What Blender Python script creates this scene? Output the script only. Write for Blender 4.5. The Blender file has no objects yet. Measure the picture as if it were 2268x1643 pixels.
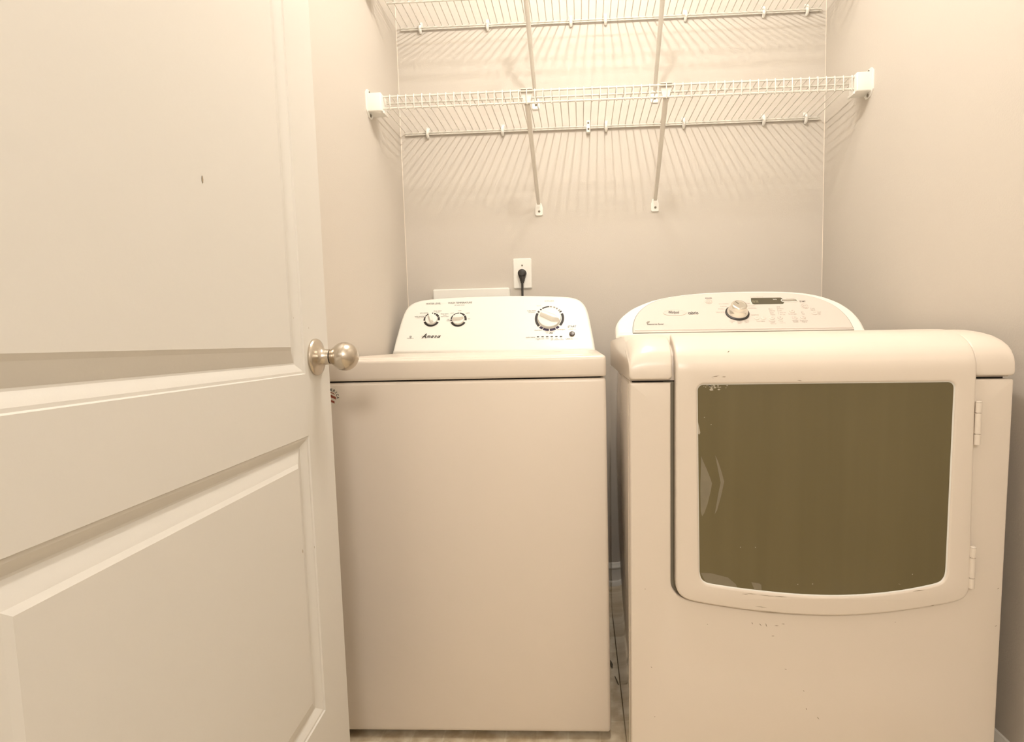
import bpy, bmesh, math, random
import numpy as np
from mathutils import Vector, Matrix
random.seed(4)
sc = bpy.context.scene
COL = sc.collection
PI = math.pi

# ------------------------------------------------------------ camera
CAM = np.array([0.6583, -2.0344, 0.9533]); F = 1185.76
YAW, PIT, ROL = .0426, -.0794, -.0224
def axes():
    r = np.array([math.cos(YAW), math.sin(YAW), 0]); f = np.array([-math.sin(YAW), math.cos(YAW), 0]); u = np.array([0, 0, 1.])
    f2 = f*math.cos(PIT)+u*math.sin(PIT); u2 = u*math.cos(PIT)-f*math.sin(PIT)
    return r*math.cos(ROL)+u2*math.sin(ROL), u2*math.cos(ROL)-r*math.sin(ROL), f2
RX, UX, FX = axes()
PX, PY = 1239.6, 849.3
cd = bpy.data.cameras.new('camera'); cam = bpy.data.objects.new('camera', cd); COL.objects.link(cam)
cd.sensor_width = 36; cd.lens = F/2268*36; cd.clip_start = .01
cd.shift_x = -(PX-1134)/2268; cd.shift_y = (PY-821.5)/2268
m = Matrix.Identity(4)
for i in range(3):
    m[i][0] = RX[i]; m[i][1] = UX[i]; m[i][2] = -FX[i]; m[i][3] = CAM[i]
cam.matrix_world = m
sc.camera = cam

# ------------------------------------------------------------ world, lights, exposure
w = bpy.data.worlds.new('world'); sc.world = w; w.use_nodes = True
w.node_tree.nodes['Background'].inputs[0].default_value = (1, .94, .87, 1)
w.node_tree.nodes['Background'].inputs[1].default_value = 0.5
def lamp(name, kind, loc, energy, color, **k):
    l = bpy.data.lights.new(name, kind); l.energy = energy; l.color = color
    for a, b in k.items(): setattr(l, a, b)
    o = bpy.data.objects.new(name, l); COL.objects.link(o); o.location = loc
    return o
for by, be in ((-1.14, 7.2), (-1.07, 7.2), (-.77, 3.4), (-.70, 3.3)):             # the two bulbs of the ceiling fixture
    lamp('ceiling_bulb', 'POINT', (.75, by, 2.43), be, (1, .945, .875), shadow_soft_size=.020)
lamp('hall_fill_light', 'POINT', (.85, -3.0, 1.7), 24, (1, .95, .89), shadow_soft_size=.16)  # added fill lamp behind the camera, set low to brighten the machine fronts
sc.view_settings.view_transform = 'Standard'; sc.view_settings.look = 'None'
sc.view_settings.gamma = 1; sc.view_settings.use_curve_mapping = False
sc.view_settings.exposure = 0.80

# ------------------------------------------------------------ helpers
def ray(a, b): return (a-PX)*RX-(b-PY)*UX+F*FX
def at(a, b, axis, v):                      # a measured direction met with a real plane of the room
    d = ray(a, b); i = 'xyz'.index(axis)
    return CAM+d*(v-CAM[i])/d[i]
def new_mesh(bm, name, smooth=True, ang=40):
    bmesh.ops.recalc_face_normals(bm, faces=bm.faces)
    me = bpy.data.meshes.new(name); bm.to_mesh(me); bm.free()
    if smooth:
        for p in me.polygons: p.use_smooth = True
        me.set_sharp_from_angle(angle=math.radians(ang))
    return me
def link(name, me, mat, parent=None, label=None):
    o = bpy.data.objects.new(name, me); COL.objects.link(o)
    if mat and len(me.materials) == 0: me.materials.append(mat)
    if parent: o.parent = parent
    if label: o['label'] = label
    return o
def obj(name, bm, mat, parent=None, label=None, smooth=True, ang=40):
    return link(name, new_mesh(bm, name, smooth, ang), mat, parent, label)
def thing(name, label, cat, loc=(0, 0, 0), group=None):
    o = bpy.data.objects.new(name, None); COL.objects.link(o); o.location = loc; o.empty_display_size = .05
    o['label'] = label; o['category'] = cat
    if group: o['group'] = group
    return o
def tag(o, label, cat, group=None):
    o['label'] = label; o['category'] = cat
    if group: o['group'] = group
    return o
def struct(o, label):
    o['kind'] = 'structure'; o['label'] = label
    return o
def box(bm, a, b, bev=0, seg=2):
    a = Vector(a); b = Vector(b)
    r = bmesh.ops.create_cube(bm, size=1)
    vs = r['verts']
    for v in vs:
        v.co = Vector([(a[i]+b[i])/2+v.co[i]*(b[i]-a[i]) for i in range(3)])
    if bev:
        es = list({e for v in vs for e in v.link_edges})
        bmesh.ops.bevel(bm, geom=es, offset=bev, segments=seg, affect='EDGES', profile=.5)
def tube(bm, pts, r, n=8, caps=True):
    pts = [Vector(p) for p in pts]; rings = []
    up = None
    for i, p in enumerate(pts):
        if i == 0: t = pts[1]-p
        elif i == len(pts)-1: t = p-pts[i-1]
        else: t = (pts[i+1]-p).normalized()+(p-pts[i-1]).normalized()
        t.normalize()
        if up is None:
            up = Vector((0, 0, 1)) if abs(t.z) < .8 else Vector((1, 0, 0))
        a = t.cross(up).normalized(); up = a.cross(t).normalized()
        rr = r[i] if isinstance(r, (list, tuple)) else r
        rings.append([bm.verts.new(p+(a*math.cos(2*PI*k/n)+up*math.sin(2*PI*k/n))*rr) for k in range(n)])
    for i in range(len(rings)-1):
        for k in range(n):
            bm.faces.new((rings[i][k], rings[i][(k+1) % n], rings[i+1][(k+1) % n], rings[i+1][k]))
    if caps:
        bm.faces.new(rings[0]); bm.faces.new(rings[-1])
def lathe(bm, prof, O, A, n=40):            # prof = (distance along axis, radius)
    A = Vector(A).normalized(); O = Vector(O)
    h = Vector((0, 0, 1)) if abs(A.z) < .9 else Vector((1, 0, 0))
    a = A.cross(h).normalized(); b = a.cross(A); rings = []
    for s, r in prof:
        if r < 1e-6: rings.append([bm.verts.new(O+A*s)]*n)
        else: rings.append([bm.verts.new(O+A*s+(a*math.cos(2*PI*k/n)+b*math.sin(2*PI*k/n))*r) for k in range(n)])
    for i in range(len(rings)-1):
        for k in range(n):
            q = [rings[i][k], rings[i][(k+1) % n], rings[i+1][(k+1) % n], rings[i+1][k]]
            u = []
            for v in q:
                if v not in u: u.append(v)
            if len(u) > 2: bm.faces.new(u)
    for e in (rings[0], rings[-1]):
        if len(set(e)) == n: bm.faces.new(e)
def loft(bm, loops, cap=(True, True)):
    R = [[bm.verts.new(p) for p in l] for l in loops]; n = len(R[0])
    for i in range(len(R)-1):
        for k in range(n):
            bm.faces.new((R[i][k], R[i][(k+1) % n], R[i+1][(k+1) % n], R[i+1][k]))
    if cap[0]: bm.faces.new(R[0])
    if cap[1]: bm.faces.new(R[-1])
def smooth_loop(pts, it=1):                 # Chaikin on a closed loop
    for _ in range(it):
        q = []
        for i in range(len(pts)):
            a = pts[i]; b = pts[(i+1) % len(pts)]
            q += [(a[0]*.75+b[0]*.25, a[1]*.75+b[1]*.25), (a[0]*.25+b[0]*.75, a[1]*.25+b[1]*.75)]
        pts = q
    return pts
def round_poly(pts, rads, seg=7):
    out = []; n = len(pts)
    for i, p in enumerate(pts):
        r = rads[i] if isinstance(rads, (list, tuple)) else rads
        if r == 0: out.append(tuple(p)); continue
        P = Vector(p); a = (Vector(pts[i-1])-P); b = (Vector(pts[(i+1) % n])-P)
        a2 = a.normalized(); b2 = b.normalized(); ang = a2.angle(b2)
        d = min(r/math.tan(ang/2), a.length*.49, b.length*.49); r2 = d*math.tan(ang/2)
        c = P+(a2+b2).normalized()*(r2/math.sin(ang/2))
        s = P+a2*d-c; e = P+b2*d-c
        t0 = math.atan2(s.y, s.x); t1 = math.atan2(e.y, e.x); dt = (t1-t0+PI) % (2*PI)-PI
        for k in range(seg+1):
            t = t0+dt*k/seg; out.append((c.x+r2*math.cos(t), c.y+r2*math.sin(t)))
    return out
def spline(pts, n=4):                        # Catmull-Rom through open points
    o = []
    for i in range(len(pts)-1):
        p0 = pts[max(0, i-1)]; p1 = pts[i]; p2 = pts[i+1]; p3 = pts[min(len(pts)-1, i+2)]
        for k in range(n):
            t = k/n; o.append(tuple(.5*(2*p1[j]+(p2[j]-p0[j])*t+(2*p0[j]-5*p1[j]+4*p2[j]-p3[j])*t*t+(3*p1[j]-p0[j]-3*p2[j]+p3[j])*t**3) for j in (0, 1)))
    return o+[tuple(pts[-1])]
def inset(pts, d):                          # move a counter-clockwise or clockwise loop inwards by d
    n = len(pts); area = sum(pts[i][0]*pts[(i+1) % n][1]-pts[(i+1) % n][0]*pts[i][1] for i in range(n)); s = 1 if area > 0 else -1
    o = []
    for i in range(n):
        t = Vector(pts[(i+1) % n])-Vector(pts[i-1]); t.normalize()
        o.append((pts[i][0]-t.y*d*s, pts[i][1]+t.x*d*s))
    return o
def plate(loops, t, bev=0, res=3):          # filled outline with holes: local x, y, thickness 0..-t (front face at 0)
    cu = bpy.data.curves.new('c', 'CURVE'); cu.dimensions = '2D'; cu.fill_mode = 'BOTH'
    cu.extrude = max(t/2-bev, 1e-5); cu.bevel_depth = bev; cu.bevel_resolution = res if bev else 0; cu.offset = -bev
    for l in loops:
        s = cu.splines.new('POLY'); s.points.add(len(l)-1); s.use_cyclic_u = True
        for i, p in enumerate(l): s.points[i].co = (p[0], p[1], 0, 1)
    o = bpy.data.objects.new('c', cu); COL.objects.link(o)
    dg = bpy.context.evaluated_depsgraph_get()
    me = bpy.data.meshes.new_from_object(o.evaluated_get(dg))
    bpy.data.objects.remove(o); bpy.data.curves.remove(cu)
    bm = bmesh.new(); bm.from_mesh(me); bpy.data.meshes.remove(me)
    bmesh.ops.remove_doubles(bm, verts=bm.verts, dist=1e-6)
    for v in bm.verts: v.co.z -= t/2
    return bm
class Face:                                 # a tilted console face: u = world x, v up the slope, n out of it
    def __init__(s, O, elev):
        s.O = np.array(O, float); s.V = np.array([0, math.cos(elev), math.sin(elev)]); s.N = np.array([0, -math.sin(elev), math.cos(elev)])
    def uv(s, a, b):
        d = ray(a, b); t = ((s.O-CAM)@s.N)/(d@s.N); P = CAM+t*d
        return (P[0], (P-s.O)@s.V)
    def P(s, u, v, n=0):
        p = s.O+s.V*v+s.N*n; return Vector((u, p[1], p[2]))
    def map(s, bm, z=0):
        for q in bm.verts: q.co = s.P(q.co.x, q.co.y, q.co.z+z)
        return bm
FONT = bpy.data.fonts.load('<builtin>')
def text_bm(items, depth=.0002):
    """items: (string, x, y, height, width or None, align, shear, bold, rotation)"""
    out = bmesh.new()
    for it in items:
        s, x, y, h = it[:4]; wd = it[4] if len(it) > 4 else None; al = it[5] if len(it) > 5 else 'C'
        sh = it[6] if len(it) > 6 else 0; bo = it[7] if len(it) > 7 else 0; rot = it[8] if len(it) > 8 else 0
        cu = bpy.data.curves.new('t', 'FONT'); cu.body = s; cu.size = 1; cu.shear = sh; cu.offset = bo; cu.resolution_u = 2
        o = bpy.data.objects.new('t', cu); COL.objects.link(o)
        me = bpy.data.meshes.new_from_object(o.evaluated_get(bpy.context.evaluated_depsgraph_get()))
        bpy.data.objects.remove(o); bpy.data.curves.remove(cu)
        if not me.vertices: continue
        xs = [v.co.x for v in me.vertices]; x0, x1 = min(xs), max(xs); k = h/.7
        kx = k if not wd else wd/(x1-x0); W = (x1-x0)*kx
        ox = {'C': -W/2, 'L': 0, 'R': -W}[al]
        ca, sa = math.cos(rot), math.sin(rot)
        for v in me.vertices:
            a = (v.co.x-x0)*kx+ox; b = v.co.y*k-h/2
            v.co = (x+a*ca-b*sa, y+a*sa+b*ca, depth)
        out.from_mesh(me); bpy.data.meshes.remove(me)
    return out
def flat(bm, pts, z=0):
    bm.faces.new([bm.verts.new((p[0], p[1], z)) for p in pts])
def ringseg(bm, c, r0, r1, a0, a1, z=0, n=16, ky=1):
    for k in range(n):
        t0 = a0+(a1-a0)*k/n; t1 = a0+(a1-a0)*(k+1)/n
        flat(bm, [(c[0]+r0*math.cos(t0), c[1]+ky*r0*math.sin(t0)), (c[0]+r1*math.cos(t0), c[1]+ky*r1*math.sin(t0)),
                  (c[0]+r1*math.cos(t1), c[1]+ky*r1*math.sin(t1)), (c[0]+r0*math.cos(t1), c[1]+ky*r0*math.sin(t1))], z)

# ------------------------------------------------------------ materials
def mat(name, col, rough=.5, metal=0, spec=.5, noise=0, nscale=40, bump=0, bscale=300, coat=0, col2=None):
    M = bpy.data.materials.new(name); M.use_nodes = True; nt = M.node_tree; b = nt.nodes['Principled BSDF']
    b.inputs['Base Color'].default_value = (*col, 1); b.inputs['Roughness'].default_value = rough
    b.inputs['Metallic'].default_value = metal; b.inputs['Specular IOR Level'].default_value = spec
    b.inputs['Coat Weight'].default_value = coat
    tc = nt.nodes.new('ShaderNodeTexCoord')
    if noise:
        n = nt.nodes.new('ShaderNodeTexNoise'); n.inputs['Scale'].default_value = nscale; n.inputs['Detail'].default_value = 4
        nt.links.new(tc.outputs['Object'], n.inputs['Vector'])
        r = nt.nodes.new('ShaderNodeMix'); r.data_type = 'RGBA'
        c2 = col2 or tuple(c*(1-noise) for c in col)
        r.inputs[6].default_value = (*col, 1); r.inputs[7].default_value = (*c2, 1)
        nt.links.new(n.outputs['Fac'], r.inputs[0]); nt.links.new(r.outputs[2], b.inputs['Base Color'])
    if bump:
        n2 = nt.nodes.new('ShaderNodeTexNoise'); n2.inputs['Scale'].default_value = bscale; n2.inputs['Detail'].default_value = 3
        nt.links.new(tc.outputs['Object'], n2.inputs['Vector'])
        bp = nt.nodes.new('ShaderNodeBump'); bp.inputs['Strength'].default_value = bump; bp.inputs['Distance'].default_value = .001
        nt.links.new(n2.outputs['Fac'], bp.inputs['Height']); nt.links.new(bp.outputs['Normal'], b.inputs['Normal'])
    return M
M_WALL = mat('beige_wall_paint', (.61, .56, .495), .75, bump=.35, bscale=260, noise=.04, nscale=300)
M_CEIL = mat('ceiling_paint', (.80, .76, .69), .9, bump=.3, bscale=120)
M_DOOR = mat('door_paint', (.69, .665, .615), .42, bump=.12, bscale=160)
M_TRIM = mat('trim_paint', (.84, .81, .75), .4, bump=.05, bscale=90)
M_SIDE = mat('glossy_enamel_side', (.80, .715, .62), .07, coat=.6, noise=.01)
M_DGAP = mat('door_recess_shade', (.34, .30, .22), .7, noise=.1)
M_WASH = mat('white_enamel', (.80, .715, .62), .28, bump=.05, bscale=500)
M_PLAS = mat('white_plastic', (.86, .84, .78), .35, bump=.03, bscale=400)
M_BRACE = mat('shaded_brace_enamel', (.72, .675, .60), .4, bump=.02, bscale=200)  # enamel darkened to carry the shade on the braces' undersides
M_SHELF = mat('vinyl_coated_wire', (.74, .71, .64), .35, bump=.02, bscale=200)
M_NICK = mat('satin_nickel', (.60, .54, .46), .24, metal=1, bump=.04, bscale=700)
M_CHROME = mat('chrome_plastic', (.80, .77, .70), .16, metal=.9, bump=.02)
M_DARK = mat('black_rubber', (.035, .03, .026), .5, bump=.05, noise=.2)
M_PRINT = mat('dark_print', (.035, .03, .028), .6, noise=.2)
M_PRINT2 = mat('faint_print', (.33, .29, .24), .6, noise=.2)
M_PURP = mat('purple_print', (.035, .02, .07), .6, noise=.2)
M_GAP = mat('dark_gap', (.03, .026, .02), .9, noise=.2)
M_SEAM = mat('grey_seam', (.22, .20, .16), .8, noise=.2)
M_PANEL = mat('silver_panel_print', (.70, .635, .575), .33, noise=.06, nscale=900)
M_SCUFF = mat('scuff', (.42, .34, .24), .8, noise=.3)
M_CHIP = mat('white_residue', (.62, .56, .45), .8, noise=.3)
M_FILM = mat('film_residue', (.27, .235, .16), .5, noise=.3)
M_RED = mat('red_print', (.30, .07, .04), .5, noise=.1)
M_SCREW = mat('zinc_screw', (.28, .25, .20), .4, metal=.8, noise=.2)
M_DISP = mat('display_window', (.10, .088, .055), .2, noise=.15, nscale=60)
M_DISP2 = mat('display_segments', (.19, .17, .10), .5, noise=.1)
M_LIGHT = mat('white_ring_print', (.86, .84, .78), .4, noise=.03)
M_LINT = mat('grey_lint', (.16, .13, .08), .9, noise=.4, nscale=200)
# dryer window: dark tinted glass with faint vertical streaks
M_GLASS = mat('tinted_window_glass', (.125, .098, .045), .3, coat=.3)
nt = M_GLASS.node_tree; b = nt.nodes['Principled BSDF']; tc = nt.nodes.new('ShaderNodeTexCoord'); mp = nt.nodes.new('ShaderNodeMapping')
mp.inputs['Scale'].default_value = (26, 26, 1.2); nn = nt.nodes.new('ShaderNodeTexNoise'); nn.inputs['Scale'].default_value = 1.0
cr = nt.nodes.new('ShaderNodeMix'); cr.data_type = 'RGBA'; cr.inputs[6].default_value = (.128, .104, .044, 1); cr.inputs[7].default_value = (.165, .135, .062, 1)
nt.links.new(tc.outputs['Object'], mp.inputs[0]); nt.links.new(mp.outputs[0], nn.inputs['Vector']); nt.links.new(nn.outputs['Fac'], cr.inputs[0])
nt.links.new(cr.outputs[2], b.inputs['Base Color'])
# sheet vinyl floor
M_FLOOR = mat('sheet_vinyl', (.6, .5, .36), .4)
nt = M_FLOOR.node_tree; b = nt.nodes['Principled BSDF']; tc = nt.nodes.new('ShaderNodeTexCoord'); mp = nt.nodes.new('ShaderNodeMapping')
br = nt.nodes.new('ShaderNodeTexBrick'); br.offset = 0; br.inputs['Scale'].default_value = 1
br.inputs['Brick Width'].default_value = .076; br.inputs['Row Height'].default_value = .076; br.inputs['Mortar Size'].default_value = .003; br.inputs['Mortar Smooth'].default_value = .4
br.inputs['Color1'].default_value = (.74, .65, .50, 1); br.inputs['Color2'].default_value = (.69, .60, .45, 1); br.inputs['Mortar'].default_value = (.78, .70, .55, 1)
no = nt.nodes.new('ShaderNodeTexNoise'); no.inputs['Scale'].default_value = 24; no.inputs['Detail'].default_value = 8
rp = nt.nodes.new('ShaderNodeValToRGB'); rp.color_ramp.elements[0].position = .36; rp.color_ramp.elements[0].color = (.62, .54, .42, 1); rp.color_ramp.elements[1].position = .6; rp.color_ramp.elements[1].color = (1, 1, 1, 1)
mx = nt.nodes.new('ShaderNodeMix'); mx.data_type = 'RGBA'; mx.blend_type = 'MULTIPLY'; mx.inputs[0].default_value = .8
bu = nt.nodes.new('ShaderNodeBump'); bu.inputs['Strength'].default_value = .4; bu.inputs['Distance'].default_value = .001
L = nt.links.new
L(tc.outputs['Object'], mp.inputs[0]); L(mp.outputs[0], br.inputs['Vector']); L(tc.outputs['Object'], no.inputs['Vector']); L(no.outputs['Fac'], rp.inputs[0])
L(br.outputs['Color'], mx.inputs[6]); L(rp.outputs[0], mx.inputs[7]); L(mx.outputs[2], b.inputs['Base Color']); L(br.outputs['Fac'], bu.inputs['Height']); L(bu.outputs['Normal'], b.inputs['Normal'])

# ------------------------------------------------------------ room
W = 1.5475; CH = 2.52; YF = -1.80; T = .12
def wallbox(name, a, b, label, m=M_WALL):
    bm = bmesh.new(); box(bm, a, b); return struct(obj(name, bm, m, smooth=False), label)
wallbox('floor', (-T, -4.0, -.05), (W+T, T, 0), 'cream sheet vinyl floor with small embossed tile pattern', M_FLOOR)
wallbox('ceiling', (-T, -4.0, CH), (W+T, T, CH+.05), 'flat off white ceiling above the laundry closet', M_CEIL)
wallbox('wall_back', (-T, 0, 0), (W+T, T, CH), 'beige painted back wall behind the machines and shelves')
wallbox('wall_left', (-T, -4.0, 0), (0, 0, CH), 'beige painted left wall beside the washer')
wallbox('wall_right', (W, -4.0, 0), (W+T, 0, CH), 'beige painted right wall beside the dryer')
bm = bmesh.new(); DX0, DX1, DH = .205, .99, 2.05
box(bm, (0, YF-T, 0), (DX0, YF, CH)); box(bm, (DX0, YF-T, DH+.1), (W, YF, CH))
struct(obj('wall_front', bm, M_WALL, smooth=False), 'beige wall with the doorway the picture is taken through')
wallbox('wall_hall', (-T, -4.1, 0), (W+T, -4.0, CH), 'beige hall wall facing the laundry doorway')
def baseboard(name, prof, p0, p1, nrm, label):
    bm = bmesh.new(); n = Vector(nrm)
    loft(bm, [[Vector(p)+n*d+Vector((0, 0, z)) for d, z in prof] for p in (p0, p1)])
    return struct(obj(name, bm, M_TRIM, ang=25), label)
BP = [(0, 0), (.022, 0), (.021, .008), (.016, .016), (.011, .018), (.010, .062), (.012, .066), (.012, .070), (.007, .078), (.004, .085), (.0, .087)]
baseboard('baseboard_back', BP, (.012, 0, 0), (W-.012, 0, 0), (0, -1, 0), 'white baseboard seen in the gap between the machines')
baseboard('baseboard_right', BP, (W, 0, 0), (W, YF, 0), (-1, 0, 0), 'white baseboard along the right wall beside the dryer')
baseboard('baseboard_left', BP, (0, 0, 0), (0, YF, 0), (1, 0, 0), 'white baseboard along the left wall behind the door')

for nm, x in (('trim_1', .0006), ('trim_2', W-.0006)):
    bm = bmesh.new(); tube(bm, [(x, -.0006, .088), (x, -.0006, CH)], .0016, 6)
    struct(obj(nm, bm, mat(nm+'_caulk', (.80, .72, .62), .5, noise=.03)), 'thin pale caulk line down the '+('left' if x < 1 else 'right')+' back corner')

# ------------------------------------------------------------ open door
E0 = Vector((.1854, -1.0521, 0)); DV = Vector((.0714, -.9974, 0)).normalized(); DN = Vector((-DV.y, DV.x, 0)); DN = DN if DN.x > 0 else -DN
DWID, DTOP, DTH = .762, 2.03, .035
def D(u, z, n=0): return E0+DV*u+DN*n+Vector((0, 0, z))
door = bpy.data.objects.new('door_1', None); COL.objects.link(door); door.empty_display_size = .05
struct(door, 'off white moulded panel door standing open on the left with a satin nickel knob')
panels = [(.100, .662, .2, .2), ]
PU = (.1005, .6615); PZ = [(.3103, .8028), (.9072, 1.915)]
MOULD = [(0, 0), (.0015, -.0022), (.0050, -.0026), (.0085, -.0042), (.0130, -.0075), (.0170, -.0098), (.0195, -.0100), (.0215, -.0090), (.0400, -.0035), (.0460, -.0002)]
bm = bmesh.new()
us = [0, PU[0], PU[1], DWID]; zs = [.012, PZ[0][0], PZ[0][1], PZ[1][0], PZ[1][1], DTOP]
G = {(i, j): bm.verts.new(D(us[i], zs[j])) for i in range(4) for j in range(6)}
for i in range(3):
    for j in range(5):
        if i == 1 and j in (1, 3): continue
        bm.faces.new((G[i, j], G[i+1, j], G[i+1, j+1], G[i, j+1]))
for j in (1, 3):
    prev = [G[1, j], G[2, j], G[2, j+1], G[1, j+1]]
    z0, z1 = zs[j], zs[j+1]
    for o_, d_ in MOULD[1:]:
        cur = [bm.verts.new(D(a, b_, d_)) for a, b_ in ((PU[0]+o_, z0+o_), (PU[1]-o_, z0+o_), (PU[1]-o_, z1-o_), (PU[0]+o_, z1-o_))]
        for k in range(4): bm.faces.new((prev[k], prev[(k+1) % 4], cur[(k+1) % 4], cur[k]))
        prev = cur
    bm.faces.new(prev)
B = [bm.verts.new(D(a, b_, -DTH)) for a, b_ in ((0, .012), (DWID, .012), (DWID, DTOP), (0, DTOP))]
bm.faces.new(B)
ed = {'b': [G[i, 0] for i in range(4)], 't': [G[i, 5] for i in range(4)], 'l': [G[0, j] for j in range(6)], 'r': [G[3, j] for j in range(6)]}
bm.faces.new(ed['b']+[B[1], B[0]]); bm.faces.new(ed['t']+[B[2], B[3]]); bm.faces.new(ed['l']+[B[3], B[0]]); bm.faces.new(ed['r']+[B[2], B[1]])
obj('door_slab', bm, M_DOOR, door, ang=12)
ko = bpy.data.objects.new('door_knob', None); COL.objects.link(ko); ko.parent = door; ko.empty_display_size = .02
KU, KZ = .0575, .9345
for side in (1, -1):
    O = D(KU, KZ, 0 if side == 1 else -DTH); A = DN*side
    bm = bmesh.new(); lathe(bm, [(0, .0322), (.003, .0325), (.0055, .0313), (.0065, .0300), (.010, .0215), (.0135, .0160), (.0165, .0140), (.0245, .0134), (.0262, .0132)], O, A, 48)
    obj('rosette', bm, M_NICK, ko, ang=30)
    bm = bmesh.new(); lathe(bm, [(.024, .0121), (.0285, .0121)], O, A, 32); obj('knob_gap_shade', bm, M_GAP, ko, label='dark gap ring behind knob')  # near-black ring stands for the shade in the gap behind the knob
    bm = bmesh.new(); lathe(bm, [(.0272, .0125), (.0280, .0136), (.0300, .0145), (.0335, .0172), (.038, .0208), (.043, .0236), (.048, .0250), (.053, .0252), (.058, .0242), (.063, .0216), (.067, .0184), (.0705, .0140), (.0735, .0080), (.0745, 0)], O, A, 48)
    obj('knob_ball', bm, M_NICK, ko, ang=60)
bm = bmesh.new()
for (u, z, r) in ((.6, 1.60, .003), (.345, 1.155, .003), (.078, .985, .0012), (.132, 1.00, .001), (.15, .62, .0022), (.107, .61, .0016)):
    flat_pts = [D(u+r*.5*math.cos(t*PI/3), z+r*1.6*math.sin(t*PI/3), .0003) for t in range(6)]
    bm.faces.new([bm.verts.new(p) for p in flat_pts])
obj('scuff_marks', bm, M_SCUFF, door, label='small brown scuffs on the door', smooth=False)

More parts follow.
